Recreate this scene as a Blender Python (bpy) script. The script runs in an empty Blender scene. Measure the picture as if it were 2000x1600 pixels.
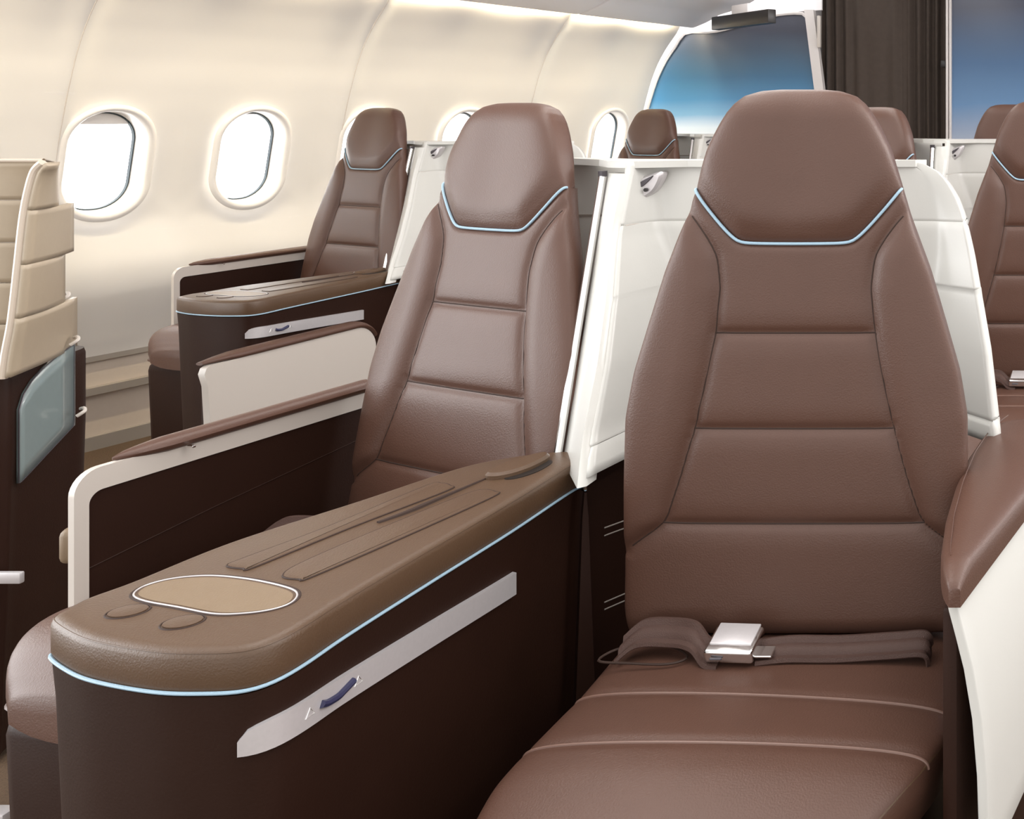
import bpy, bmesh, math, random
from mathutils import Vector, Matrix
random.seed(4)
scene = bpy.context.scene
C = scene.collection
PI = math.pi

# ---------------------------------------------------------------- camera, sky, lights, exposure
EYE = 1.25          # eye height
FOC = 2000.0        # focal length in pixels of the 2000 px wide frame
PX, PY = 2170.0, 220.0   # principal point (the photograph is a crop of a wider frame)
cam_data = bpy.data.cameras.new('camera')
cam = bpy.data.objects.new('camera', cam_data)
C.objects.link(cam)
cam.location = (0, 0, EYE)
cam.rotation_euler = (math.radians(90), 0, 0)
cam_data.sensor_width = 36.0
cam_data.lens = FOC / 2000.0 * 36.0
cam_data.shift_x = -(PX - 1000.0) / 2000.0
cam_data.shift_y = -(800.0 - PY) / 2000.0
cam_data.clip_start = 0.02
scene.camera = cam

world = bpy.data.worlds.new('world')
scene.world = world
world.use_nodes = True
bg = world.node_tree.nodes['Background']
bg.inputs[0].default_value = (1.0, 0.985, 0.97, 1)
bg.inputs[1].default_value = 1.50

scene.view_settings.view_transform = 'Standard'
scene.view_settings.look = 'None'
scene.view_settings.exposure = 0.0
scene.view_settings.gamma = 1.0
scene.view_settings.use_curve_mapping = False


def area_light(name, loc, target, size, size_y, power, color=(1, 1, 1)):
    l = bpy.data.lights.new(name, 'AREA')
    l.shape = 'RECTANGLE'
    l.size, l.size_y, l.energy, l.color = size, size_y, power, color
    o = bpy.data.objects.new(name, l)
    C.objects.link(o)
    o.location = loc
    d = Vector(target) - Vector(loc)
    o.rotation_euler = d.to_track_quat('-Z', 'Y').to_euler()
    return o


# ceiling lamps of the cabin (their housings are built with the ceiling)
area_light('ceiling_lamp', (-1.2, 2.6, 2.30), (-1.2, 2.6, 0), 0.5, 3.6, 13, (1.0, 0.95, 0.90))
area_light('ceiling_lamp', (0.5, 1.2, 2.30), (-0.3, 1.6, 0), 0.5, 2.6, 6, (1.0, 0.96, 0.93))
# unseen fill lamp, added to brighten the bins along the left wall
area_light('bin_fill_lamp', (1.6, 3.4, 2.05), (-2.6, 4.4, 1.95), 4.0, 0.15, 52, (1.0, 0.95, 0.93))
area_light('ceiling_lamp', (-2.0, 5.3, 2.26), (-2.0, 5.6, 0), 1.6, 0.7, 8, (1.0, 0.97, 0.94))


# ---------------------------------------------------------------- pixel -> place helpers (points on real planes)
def H(px, py, z):
    """point of the horizontal plane at height z"""
    Y = (EYE - z) * FOC / (py - PY)
    return Vector(((px - PX) * Y / FOC, Y, z))


def D(px, py, Y):
    """point at depth Y"""
    return Vector(((px - PX) * Y / FOC, Y, EYE - (py - PY) * Y / FOC))


# ---------------------------------------------------------------- materials
def mat(name, col, rough=0.5, metal=0.0, noise=0.0, nscale=60.0, bump=0.0, bscale=300.0, spec=0.5, coat=0.0, emit=None, estr=0.0):
    m = bpy.data.materials.new(name)
    m.use_nodes = True
    nt = m.node_tree
    b = nt.nodes['Principled BSDF']
    b.inputs['Base Color'].default_value = (*col, 1)
    b.inputs['Roughness'].default_value = rough
    b.inputs['Metallic'].default_value = metal
    b.inputs['Specular IOR Level'].default_value = spec
    b.inputs['Coat Weight'].default_value = coat
    tc = nt.nodes.new('ShaderNodeTexCoord')
    if noise > 0:
        n = nt.nodes.new('ShaderNodeTexNoise')
        n.inputs['Scale'].default_value = nscale
        n.inputs['Detail'].default_value = 4
        nt.links.new(tc.outputs['Object'], n.inputs['Vector'])
        mx = nt.nodes.new('ShaderNodeMix')
        mx.data_type = 'RGBA'
        mx.inputs['A'].default_value = (*[c * (1 - noise) for c in col], 1)
        mx.inputs['B'].default_value = (*[min(1, c * (1 + noise)) for c in col], 1)
        nt.links.new(n.outputs['Fac'], mx.inputs['Factor'])
        nt.links.new(mx.outputs['Result'], b.inputs['Base Color'])
    if bump > 0:
        n2 = nt.nodes.new('ShaderNodeTexNoise')
        n2.inputs['Scale'].default_value = bscale
        n2.inputs['Detail'].default_value = 6
        nt.links.new(tc.outputs['Object'], n2.inputs['Vector'])
        bp = nt.nodes.new('ShaderNodeBump')
        bp.inputs['Strength'].default_value = bump
        bp.inputs['Distance'].default_value = 0.002
        nt.links.new(n2.outputs['Fac'], bp.inputs['Height'])
        nt.links.new(bp.outputs['Normal'], b.inputs['Normal'])
    if emit:
        b.inputs['Emission Color'].default_value = (*emit, 1)
        b.inputs['Emission Strength'].default_value = estr
    return m


M = {}
M['leather'] = mat('brown_leather', (0.098, 0.047, 0.032), 0.42, noise=0.06, nscale=25, bump=0.25, bscale=420)
M['leather_top'] = mat('console_leather', (0.098, 0.055, 0.030), 0.40, noise=0.06, nscale=25, bump=0.25, bscale=420)
M['leather_tan'] = mat('tan_leather', (0.215, 0.15, 0.092), 0.45, noise=0.05, bump=0.2, bscale=420)
M['groove'] = mat('dark_stitch_groove', (0.035, 0.016, 0.010), 0.7)
M['shell_brown'] = mat('dark_brown_shell', (0.024, 0.0095, 0.0058), 0.5, noise=0.15, nscale=12, bump=0.15, spec=0.18)
M['welt'] = mat('leather_welt', (0.19, 0.11, 0.085), 0.35)
M['piping'] = mat('pale_blue_piping', (0.36, 0.52, 0.64), 0.45, bump=0.3, bscale=900)
M['white_shell'] = mat('white_shell', (0.66, 0.655, 0.62), 0.28, bump=0.05, bscale=200)
M['beige_shell'] = mat('beige_shell', (0.44, 0.36, 0.265), 0.35, noise=0.04, bump=0.05)
M['edge_beige'] = mat('beige_edge', (0.60, 0.51, 0.42), 0.3)
M['frame_white'] = mat('frame_white', (0.60, 0.55, 0.50), 0.25)
M['metal'] = mat('brushed_metal', (0.66, 0.63, 0.64), 0.34, metal=0.4, noise=0.05, nscale=200)
M['chrome'] = mat('chrome', (0.85, 0.84, 0.83), 0.12, metal=1.0)
M['dark_metal'] = mat('dark_metal', (0.10, 0.09, 0.10), 0.3, metal=0.6)
M['blue_switch'] = mat('dark_blue_switch', (0.035, 0.035, 0.085), 0.3)
M['wall'] = mat('cream_lining', (0.80, 0.765, 0.71), 0.42, noise=0.015, nscale=4)
M['bin'] = mat('bin_lining', (0.90, 0.87, 0.88), 0.4, noise=0.01, nscale=4)
M['dado'] = mat('dado_trim', (0.60, 0.51, 0.42), 0.5, noise=0.03)
M['grey_trim'] = mat('grey_trim', (0.33, 0.29, 0.25), 0.5)
M['grey_seam'] = mat('panel_joint', (0.60, 0.54, 0.49), 0.6)
M['bezel'] = mat('window_bezel', (0.86, 0.82, 0.77), 0.3)
M['seal'] = mat('window_seal', (0.03, 0.05, 0.06), 0.4)
M['shade'] = mat('window_shade', (0.80, 0.76, 0.72), 0.5)
M['frost'] = mat('blue_grey_panel', (0.22, 0.27, 0.27), 0.22, noise=0.03, coat=0.3)
M['webbing'] = mat('belt_webbing', (0.075, 0.038, 0.029), 0.6, bump=0.6, bscale=700)
M['black'] = mat('black_plastic', (0.018, 0.015, 0.014), 0.35)
M['lamp'] = mat('lamp_glow', (1, 1, 1), 0.5, emit=(1.0, 0.88, 0.62), estr=6.0)
M['lamp_cool'] = mat('lamp_diffuser', (1, 1, 1), 0.5, emit=(1.0, 0.96, 0.92), estr=3.0)
M['curtain'] = mat('dark_brown_curtain', (0.062, 0.045, 0.035), 0.85, noise=0.15, nscale=30, bump=0.3)
M['trim_white'] = mat('bulkhead_trim', (0.72, 0.68, 0.66), 0.35)

# carpet
m = mat('carpet', (0.10, 0.060, 0.032), 0.95, noise=0.7, nscale=260, bump=0.8, bscale=500)
M['carpet'] = m
# glass
m = bpy.data.materials.new('window_glass')
m.use_nodes = True
b = m.node_tree.nodes['Principled BSDF']
b.inputs['Base Color'].default_value = (0.97, 0.99, 1, 1)
b.inputs['Roughness'].default_value = 0.0
b.inputs['Transmission Weight'].default_value = 1.0
b.inputs['IOR'].default_value = 1.02
M['glass'] = m
# bright overcast daylight just outside the cabin
m = bpy.data.materials.new('daylight_sky')
m.use_nodes = True
b = m.node_tree.nodes['Principled BSDF']
b.inputs['Base Color'].default_value = (1, 1, 1, 1)
b.inputs['Emission Color'].default_value = (0.96, 0.98, 1, 1)
b.inputs['Emission Strength'].default_value = 5.0
M['sky'] = m


def print_panel(name, stops, z0, z1):
    """printed sky picture: colours run up the panel (a flat printed artwork)"""
    m = bpy.data.materials.new(name)
    m.use_nodes = True
    nt = m.node_tree
    b = nt.nodes['Principled BSDF']
    b.inputs['Roughness'].default_value = 0.22
    tc = nt.nodes.new('ShaderNodeTexCoord')
    sp = nt.nodes.new('ShaderNodeSeparateXYZ')
    nt.links.new(tc.outputs['Object'], sp.inputs[0])
    mr = nt.nodes.new('ShaderNodeMapRange')
    mr.inputs['From Min'].default_value = z0
    mr.inputs['From Max'].default_value = z1
    nt.links.new(sp.outputs['Z'], mr.inputs['Value'])
    nz = nt.nodes.new('ShaderNodeTexNoise')
    nz.inputs['Scale'].default_value = 1.6
    nt.links.new(tc.outputs['Object'], nz.inputs['Vector'])
    ad = nt.nodes.new('ShaderNodeMath')
    ad.operation = 'MULTIPLY_ADD'
    ad.inputs[1].default_value = 0.10
    nt.links.new(nz.outputs['Fac'], ad.inputs[0])
    nt.links.new(mr.outputs['Result'], ad.inputs[2])
    cr = nt.nodes.new('ShaderNodeValToRGB')
    els = cr.color_ramp.elements
    els[0].position, els[0].color = stops[0][0], (*stops[0][1], 1)
    els[1].position, els[1].color = stops[-1][0], (*stops[-1][1], 1)
    for p, c in stops[1:-1]:
        e = els.new(p)
        e.color = (*c, 1)
    nt.links.new(ad.outputs[0], cr.inputs[0])
    nt.links.new(cr.outputs[0], b.inputs['Base Color'])
    return m


M['sky_print'] = print_panel('sky_picture', [(0.0, (0.86, 0.90, 0.96)), (0.13, (0.70, 0.82, 0.94)), (0.24, (0.21, 0.43, 0.67)), (0.38, (0.07, 0.25, 0.48)),
                                             (0.58, (0.04, 0.14, 0.26)), (0.82, (0.055, 0.09, 0.14)), (1.0, (0.08, 0.085, 0.11))], 1.10, 1.80)
M['sky_print_right'] = print_panel('sky_picture_right', [(0.0, (0.50, 0.55, 0.63)), (0.15, (0.30, 0.38, 0.52)), (0.33, (0.12, 0.25, 0.45)),
                                                         (0.60, (0.05, 0.13, 0.27)), (1.0, (0.035, 0.045, 0.085))], 1.05, 1.95)


# ---------------------------------------------------------------- mesh helpers
def finish(name, bm, material, parent=None, smooth=True, angle=35, recalc=True):
    if recalc:
        bmesh.ops.recalc_face_normals(bm, faces=bm.faces)
    me = bpy.data.meshes.new(name)
    bm.to_mesh(me)
    bm.free()
    me.materials.append(material)
    if smooth:
        for p in me.polygons:
            p.use_smooth = True
        me.set_sharp_from_angle(angle=math.radians(angle))
    o = bpy.data.objects.new(name, me)
    C.objects.link(o)
    if parent is not None:
        o.parent = parent
    return o


def tag(o, label, cat, group=None, kind=None):
    if label:
        o['label'] = label
    if cat:
        o['category'] = cat
    if group:
        o['group'] = group
    if kind:
        o['kind'] = kind
    return o


def thing(name, label, cat, loc=(0, 0, 0), group=None):
    o = bpy.data.objects.new(name, None)
    o.empty_display_size = 0.1
    C.objects.link(o)
    o.location = loc
    return tag(o, label, cat, group)


def struct(name, bm, m, parent=None, **k):
    o = finish(name, bm, m, parent, **k)
    if parent is None:
        o['kind'] = 'structure'
    return o


def loft(rings, closed=True, cap=True, bm=None):
    bm = bm or bmesh.new()
    vs = [[bm.verts.new(p) for p in r] for r in rings]
    n = len(rings[0])
    for i in range(len(rings) - 1):
        for j in range(n if closed else n - 1):
            k = (j + 1) % n
            bm.faces.new((vs[i][j], vs[i][k], vs[i + 1][k], vs[i + 1][j]))
    if cap and closed:
        bm.faces.new(vs[0])
        bm.faces.new(vs[-1])
    return bm


def box(c, s, bev=0.004, seg=2, rz=0.0, rx=0.0, ry=0.0, bm=None):
    b2 = bmesh.new()
    bmesh.ops.create_cube(b2, size=1.0)
    for v in b2.verts:
        v.co = Vector((v.co.x * s[0], v.co.y * s[1], v.co.z * s[2]))
    if bev > 0:
        bmesh.ops.bevel(b2, geom=list(b2.edges), offset=min(bev, min(s) * 0.45), segments=seg, affect='EDGES', profile=0.5)
    mtx = Matrix.Translation(c) @ Matrix.Rotation(rz, 4, 'Z') @ Matrix.Rotation(ry, 4, 'Y') @ Matrix.Rotation(rx, 4, 'X')
    bmesh.ops.transform(b2, matrix=mtx, verts=b2.verts)
    if bm is None:
        return b2
    me = bpy.data.meshes.new('tmp')
    b2.to_mesh(me)
    b2.free()
    bm.from_mesh(me)
    bpy.data.meshes.remove(me)
    return bm


def spline(pts, n=6, closed=False):
    pts = [Vector(p) for p in pts]
    out = []
    m_ = len(pts)
    rng = m_ if closed else m_ - 1
    for i in range(rng):
        if closed:
            p0, p1, p2, p3 = pts[(i - 1) % m_], pts[i], pts[(i + 1) % m_], pts[(i + 2) % m_]
        else:
            p0, p1, p2, p3 = pts[max(i - 1, 0)], pts[i], pts[i + 1], pts[min(i + 2, m_ - 1)]
        for k in range(n):
            t = k / n
            out.append(0.5 * ((2 * p1) + (p2 - p0) * t + (2 * p0 - 5 * p1 + 4 * p2 - p3) * t * t + (3 * p1 - p0 - 3 * p2 + p3) * t ** 3))
    if not closed:
        out.append(pts[-1].copy())
    return out


def resample(pts, step, closed=False):
    pts = list(pts) + ([pts[0]] if closed else [])
    L = [0]
    for i in range(1, len(pts)):
        L.append(L[-1] + (pts[i] - pts[i - 1]).length)
    n = max(3, int(round(L[-1] / step)))
    out = []
    j = 0
    for k in range(n + (0 if closed else 1)):
        s = L[-1] * k / n
        while j < len(L) - 2 and L[j + 1] < s:
            j += 1
        d = L[j + 1] - L[j]
        out.append(pts[j].lerp(pts[j + 1], (s - L[j]) / d if d > 0 else 0))
    return out


def tube(pts, r, seg=8, closed=False, bm=None, taper=None):
    bm = bm or bmesh.new()
    pts = [Vector(p) for p in pts]
    n = len(pts)
    rings = []
    up = Vector((0, 0, 1))
    prev = None
    for i, p in enumerate(pts):
        a = pts[(i - 1) % n] if closed or i > 0 else p
        c = pts[(i + 1) % n] if closed or i < n - 1 else p
        t = (c - a).normalized()
        if prev is None:
            x = t.cross(up)
            if x.length < 1e-3:
                x = t.cross(Vector((1, 0, 0)))
        else:
            x = prev - t * prev.dot(t)
        x.normalize()
        prev = x
        y = t.cross(x)
        rr = r * (taper(i / (n - 1)) if taper else 1)
        rings.append([bm.verts.new(p + (x * math.cos(2 * PI * k / seg) + y * math.sin(2 * PI * k / seg)) * rr) for k in range(seg)])
    for i in range(n if closed else n - 1):
        A, B = rings[i], rings[(i + 1) % n]
        for k in range(seg):
            k2 = (k + 1) % seg
            bm.faces.new((A[k], A[k2], B[k2], B[k]))
    if not closed:
        bm.faces.new(rings[0])
        bm.faces.new(rings[-1])
    return bm


def offset2(poly, d):
    """offset a closed plan outline outward by d (negative: inward)"""
    n = len(poly)
    area = sum(poly[i].x * poly[(i + 1) % n].y - poly[(i + 1) % n].x * poly[i].y for i in range(n))
    sg = 1 if area > 0 else -1
    out = []
    for i in range(n):
        t = (poly[(i + 1) % n] - poly[(i - 1) % n])
        t = Vector((t.x, t.y, 0)).normalized()
        nrm = Vector((t.y, -t.x, 0)) * sg
        out.append(poly[i] + nrm * d)
    return out


def plan_body(outline, levels, bm=None):
    """levels: (z, outward offset)"""
    rings = []
    for z, d in levels:
        rings.append([Vector((p.x, p.y, z)) for p in offset2(outline, d)])
    return loft(rings, True, True, bm)


def rrect(w, h, r, n=6):
    pts = []
    for cx, cy, a0 in ((w / 2 - r, h / 2 - r, 0), (-w / 2 + r, h / 2 - r, 90), (-w / 2 + r, -h / 2 + r, 180), (w / 2 - r, -h / 2 + r, 270)):
        for k in range(n + 1):
            a = math.radians(a0 + 90 * k / n)
            pts.append(Vector((cx + r * math.cos(a), cy + r * math.sin(a), 0)))
    return pts


def interp(tab, x):
    if x <= tab[0][0]:
        return tab[0][1]
    for (a, b), (c, d) in zip(tab, tab[1:]):
        if x <= c:
            return b + (d - b) * (x - a) / (c - a)
    return tab[-1][1]


def smooth_interp(tab, x, e=0.012):
    return sum(interp(tab, x + e * k) * w for k, w in ((-2, .1), (-1, .2), (0, .4), (1, .2), (2, .1)))


def copy_tree(o, parent=None, loc=None, label=None, group=None):
    c = o.copy()
    C.objects.link(c)
    c.parent = parent
    if loc is not None:
        c.location = loc
    if label:
        c['label'] = label
    if group:
        c['group'] = group
    for ch in [x for x in o.children]:
        copy_tree(ch, c)
    return c


# ================================================================ THE SETTING
# left side wall: base line, direction and profile
W0 = Vector((-3.743, 3.79, 0))
WA = math.radians(16.2)
WD = Vector((math.sin(WA), math.cos(WA), 0))
WN = Vector((math.cos(WA), -math.sin(WA), 0))
PROF = [(0.0, -0.035), (0.20, -0.035), (0.335, -0.05), (0.345, -0.035), (0.45, -0.012), (0.54, 0.012), (0.60, 0.026), (0.68, 0.026),
        (0.76, 0.006), (0.85, -0.008), (1.0, 0.004), (1.15, 0.036), (1.31, 0.080), (1.45, 0.126), (1.55, 0.172), (1.64, 0.230), (1.71, 0.288), (1.755, 0.328), (1.80, 0.348), (1.86, 0.358)]
SEAMS = [-2.15, -1.15, -0.15, 0.85, 1.85, 2.85]
PITCH = 0.494


def wall_pt(t, z, extra=0.0):
    off = smooth_interp(PROF, z, 0.02) if z > 0.36 else interp(PROF, z)
    # soft vertical ribs beside each pair of windows and a groove at each seam
    if z > 0.36:
        for s in SEAMS:
            d = t - s
            off += 0.018 * math.exp(-(d / 0.055) ** 2)
        ph = ((t + 0.5 * PITCH) % PITCH) / PITCH
        off += 0.008 * math.cos(2 * PI * (ph - 0.0)) * (1 if z > 0.6 else max(0, (z - 0.4) / 0.2))
    p = W0 + WD * t + WN * (off + extra)
    return Vector((p.x, p.y, z))


WIN_T = [k * PITCH for k in range(-3, 6)]
WZ = 1.062
bm = bmesh.new()
T0, T1 = -3.5 * PITCH, 5.5 * PITCH
# grid above and below the window band
def grid(bm, ts, zs):
    vs = [[bm.verts.new(wall_pt(t, z)) for t in ts] for z in zs]
    for i in range(len(zs) - 1):
        for j in range(len(ts) - 1):
            bm.faces.new((vs[i][j], vs[i][j + 1], vs[i + 1][j + 1], vs[i + 1][j]))
ts = []
t = T0
while t < T1 - 1e-6:
    ts.append(t)
    near = min(abs(t - s) for s in SEAMS)
    t += 0.0125
ts.append(T1)
ZB, ZT = 0.80, 1.32
grid(bm, ts, [0.345 + (ZB - 0.345) * k / 20 for k in range(21)])
grid(bm, ts, [ZT + (1.86 - ZT) * k / 27 for k in range(28)])
# window band: one rectangular bay around each rounded opening
OW, OH, OR_ = 0.270, 0.406, 0.130
for tw in WIN_T:
    inner = rrect(OW, OH, OR_, 12)
    N = len(inner)
    rings = []
    hw, z0, z1 = PITCH / 2, ZB - WZ, ZT - WZ
    outer = []
    for p in inner:
        d = Vector((p.x / hw, p.y / (z1 if p.y > 0 else -z0)))
        mx = max(abs(d.x), abs(d.y))
        outer.append(Vector((p.x / mx, p.y / mx, 0)))
    # snap the outer ring to include the four corners
    for cx, cy in ((hw, z1), (-hw, z1), (-hw, z0), (hw, z0)):
        k = min(range(N), key=lambda i: (outer[i].x - cx) ** 2 + (outer[i].y - cy) ** 2)
        outer[k] = Vector((cx, cy, 0))
    K = 14
    for k in range(K + 1):
        f = (k / K)
        rings.append([wall_pt(tw + a.x + (b_.x - a.x) * f, WZ + a.y + (b_.y - a.y) * f) for a, b_ in zip(inner, outer)])
    loft(rings, True, False, bm)
wall = struct('wall_left', bm, M['wall'], angle=60, recalc=False)
# normals towards the cabin are not needed for shading; both sides are opaque
bm = bmesh.new()
for sm in SEAMS[1:-1]:
    tube([wall_pt(sm, 0.35 + (1.80 - 0.35) * k / 50, -0.0002) for k in range(51)], 0.0018, 6, bm=bm)
struct('trim_10', bm, M['grey_seam'])
# lower dado, trims
bm = bmesh.new()
loft([[wall_pt(T0, 0.0), wall_pt(T0, 0.335)], [wall_pt(T1, 0.0), wall_pt(T1, 0.335)]], False, False, bm)
struct('trim_1', bm, M['dado'], smooth=False)
def wall_bar(name, z0, z1, o0, o1, m_):
    bm = bmesh.new()
    rings = []
    for t in (T0, T1):
        b0 = W0 + WD * t
        rings.append([Vector((b0 + WN * o).to_tuple()[:2] + (z,)) for o, z in ((o0, z0), (o1, z0), (o1, z1), (o0, z1))])
    loft(rings, True, True, bm)
    return struct(name, bm, m_, smooth=False)
wall_bar('trim_2', 0.205, 0.232, -0.06, -0.015, M['grey_trim'])
wall_bar('shadow_line_bar', 0.325, 0.347, -0.06, -0.036, M['grey_trim'])  # dark grey stands in for the shadow line under the wall panel
wall_bar('baseboard_left', 0.0, 0.05, -0.06, -0.02, M['grey_trim'])

# windows
def wl(tw, dx, dz, depth):
    """point of the window: dx along the wall, dz up, depth into the cabin from the local wall plane"""
    p = W0 + WD * (tw + dx) + WN * (0.006 + depth)
    zz = WZ + dz
    p = p + WN * smooth_interp(PROF, zz, 0.02)
    return Vector((p.x, p.y, zz))

for i, tw in enumerate(WIN_T):
    root = bpy.data.objects.new('window_%d' % (i + 1), None)
    C.objects.link(root)
    root['kind'] = 'structure'
    def ring(w, h, r, depth, up=0.008):
        return [wl(tw, p.x, p.y + up, depth) for p in rrect(w, h, r, 12)]
    prof = [(0.014, 0.010, 0), (0.006, 0.017, 0), (-0.006, 0.019, 0), (-0.014, 0.010, .003), (-0.016, -0.004, .004), (-0.019, -0.030, .007), (-0.021, -0.052, .008)]
    rings = [ring(OW + 2 * a, OH + 2 * a, OR_ + a, d, u) for a, d, u in prof]
    bm = loft(rings, True, False)
    fr = finish('window_frame', bm, M['bezel'], root, angle=80, recalc=False)
    bm = loft([ring(OW - .040, OH - .040, OR_ - .020, -0.050), ring(OW - .050, OH - .050, OR_ - .025, -0.048), ring(OW - .054, OH - .054, OR_ - .027, -0.058)], True, False)
    finish('window_seal', bm, M['seal'], root, recalc=False)
    bm = bmesh.new()
    bm.faces.new([bm.verts.new(p) for p in ring(OW - .044, OH - .044, OR_ - .022, -0.058)])
    finish('window_pane', bm, M['glass'], root, smooth=False)
    if tw > -0.1 and tw < 0.1:
        sd = 0.040
    else:
        sd = 0.004
    hh = OH / 2 - .018
    bm = bmesh.new()
    a = 0.112
    vs = [wl(tw, x, z, d) for x, z, d in ((-a, hh - sd, -.0525), (a, hh - sd, -.0525), (a, hh + .03, -.0525), (-a, hh + .03, -.0525),
                                         (-a, hh - sd, -.0565), (a, hh - sd, -.0565), (a, hh + .03, -.0565), (-a, hh + .03, -.0565))]
    q = [bm.verts.new(v) for v in vs]
    for f in ((0, 1, 2, 3), (4, 5, 6, 7), (0, 1, 5, 4), (2, 3, 7, 6), (1, 2, 6, 5), (0, 3, 7, 4)):
        bm.faces.new([q[k] for k in f])
    finish('window_shade', bm, M['shade'], root, smooth=False)

# bright overcast daylight behind the windows: a distant luminous cloud bank
bm = bmesh.new()
q = [W0 + WD * a + WN * (-1.2) for a in (-6, 8)]
fs = [bm.verts.new((q[0].x, q[0].y, -1.0)), bm.verts.new((q[1].x, q[1].y, -1.0)), bm.verts.new((q[1].x, q[1].y, 3.5)), bm.verts.new((q[0].x, q[0].y, 3.5))]
bm.faces.new(fs)
sky = struct('sky', bm, M['sky'], smooth=False)

# floor
bm = bmesh.new()
grid_pts = [(-5.5, -1.5), (2.5, -1.5), (2.5, 7.5), (-5.5, 7.5)]
bm.faces.new([bm.verts.new((x, y, 0)) for x, y in grid_pts])
struct('floor', bm, M['carpet'], smooth=False)

# overhead bins along the left wall and the ceiling
BIN = [(0.47, 1.87), (0.405, 1.85), (0.398, 1.785), (0.402, 1.774), (0.41, 1.772), (0.43, 1.776), (0.50, 1.800), (0.565, 1.826), (0.60, 1.846), (0.64, 1.856), (0.76, 1.885), (0.92, 1.96), (1.02, 2.08), (1.06, 2.25), (1.10, 2.38)]
bm = bmesh.new()
rings = []
tt = T0
ts2 = []
while tt < 2.75:
    ts2.append(tt)
    tt += 0.004 if min(abs(tt - s) for s in SEAMS) < 0.02 else 0.04
ts2.append(2.75)
for t in ts2:
    g = 0.008 * sum(math.exp(-((t - s) / 0.006) ** 2) for s in SEAMS)
    rings.append([Vector((*(W0 + WD * t + WN * o).to_tuple()[:2], z + g)) for o, z in BIN])
loft(rings, False, False, bm)
struct('ceiling_bins', bm, M['bin'], angle=50)
bpy.data.objects['ceiling_bins'].name = 'trim_4'
bm = bmesh.new()
a0 = W0 + WD * T0 + WN * 1.08
a1 = W0 + WD * 3.2 + WN * 1.08
bm.faces.new([bm.verts.new(p) for p in ((a0.x, a0.y, 2.36), (2.5, a0.y, 2.36), (2.5, 7.2, 2.36), (a1.x, a1.y, 2.36))])
struct('ceiling', bm, M['bin'], smooth=False)
for nm, c, s in (('ceiling_lamp_panel', (-1.2, 2.6, 2.345), (0.55, 3.7, 0.02)), ('ceiling_lamp_panel', (0.5, 1.2, 2.345), (0.55, 2.7, 0.02))):
    o = finish(nm, box(c, s, 0.004), M['lamp_cool'], None)
    tag(o, 'long white ceiling light panel over the ' + ('centre seats' if c[0] < 0 else 'right-hand aisle'), 'ceiling light')

# warm cove lights between lining and bins, one per wall panel
COVE = 'warm cove lights above the window wall'
for k in range(len(SEAMS) - 1):
    t0, t1 = SEAMS[k] + 0.035, SEAMS[k + 1] - 0.035
    t1 = min(t1, 2.62)
    bm = bmesh.new()
    rings = []
    for t in (t0, t1):
        b0 = W0 + WD * t
        rings.append([Vector((*(b0 + WN * o).to_tuple()[:2], z)) for o, z in ((0.366, 1.835), (0.398, 1.835), (0.398, 1.845), (0.366, 1.845))])
    loft(rings, True, True, bm)
    o = finish('cove_light', bm, M['lamp'], None, smooth=False)
    names = ['farthest forward, out of view', 'above the wall left of the first window', 'above the two nearest windows', 'behind the window seat', 'nearest the sky picture bulkhead']
    tag(o, 'warm linear cove light strip ' + names[k], 'light strip', COVE)
    mid = W0 + WD * ((t0 + t1) / 2)
    p = mid + WN * 0.385
    q = mid + WN * 0.31
    al = area_light('cove_lamp', (p.x, p.y, 1.825), (q.x, q.y, 1.68), t1 - t0, 0.02, 5.0, (1.0, 0.86, 0.60))
    # long side along the wall
    zaxis = (Vector((p.x, p.y, 1.825)) - Vector((q.x, q.y, 1.68))).normalized()
    xaxis = WD.normalized()
    yaxis = zaxis.cross(xaxis).normalized()
    al.rotation_euler = Matrix((xaxis, yaxis, zaxis)).transposed().to_euler()

# ---------------------------------------------------------------- bulkhead
BY = 6.42
def bulk_poly(name, pts, Y, m_, th=0.03, bev=0.0):
    bm = bmesh.new()
    n = len(pts)
    f = [bm.verts.new((p[0], Y, p[1])) for p in pts]
    g = [bm.verts.new((p[0], Y + th, p[1])) for p in pts]
    bm.faces.new(f)
    bm.faces.new(g)
    for i in range(n):
        j = (i + 1) % n
        bm.faces.new((f[i], f[j], g[j], g[i]))
    return bm
def P2(px, py, Y=BY):
    p = D(px, py, Y)
    return (p.x, p.z)
edge = []
for k in range(16):
    z = 0.55 + (1.75 - 0.55) * k / 15
    p = wall_pt(T1 - 0.02, z)
    edge.append((p.x + 0.012, z))
edge += [P2(*p) for p in ((1395, 62), (1450, 48), (1512, 30), (1566, 26), (1580, 36))]
right = [P2(1604, 178), P2(1640, 560)]
# picture panel
pts = [(edge[0][0], 0.0)] + edge + right + [(right[-1][0], 0.0)]
bm = bulk_poly('x', pts, BY, None)
pw = finish('sky_picture_bulkhead', bm, M['sky_print'], None, smooth=False)
tag(pw, 'bulkhead panel with blue sky picture between window wall and brown curtain', 'wall panel')
# trim along its border
bpath = [Vector((p[0], BY - 0.01, p[1])) for p in edge + right]
bm = bmesh.new()
tp = resample(spline(bpath[:-2], 4), 0.05)
tube(tp, 0.012, 6, bm=bm)
struct('trim_5', bm, M['trim_white'])
bm = bulk_poly('x', [P2(1574, 20), P2(1592, 20), P2(1612, 178), P2(1640, 400), P2(1622, 400), P2(1594, 178)], BY - 0.04, None, 0.05)
struct('trim_6', bm, M['trim_white'], smooth=False)
# closing wall behind
bm = bulk_poly('x', [(-4.2, 0), (2.5, 0), (2.5, 2.4), (-4.2, 2.4)], BY + 0.20, None, 0.05)
struct('wall_back', bm, M['trim_white'], smooth=False)
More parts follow.
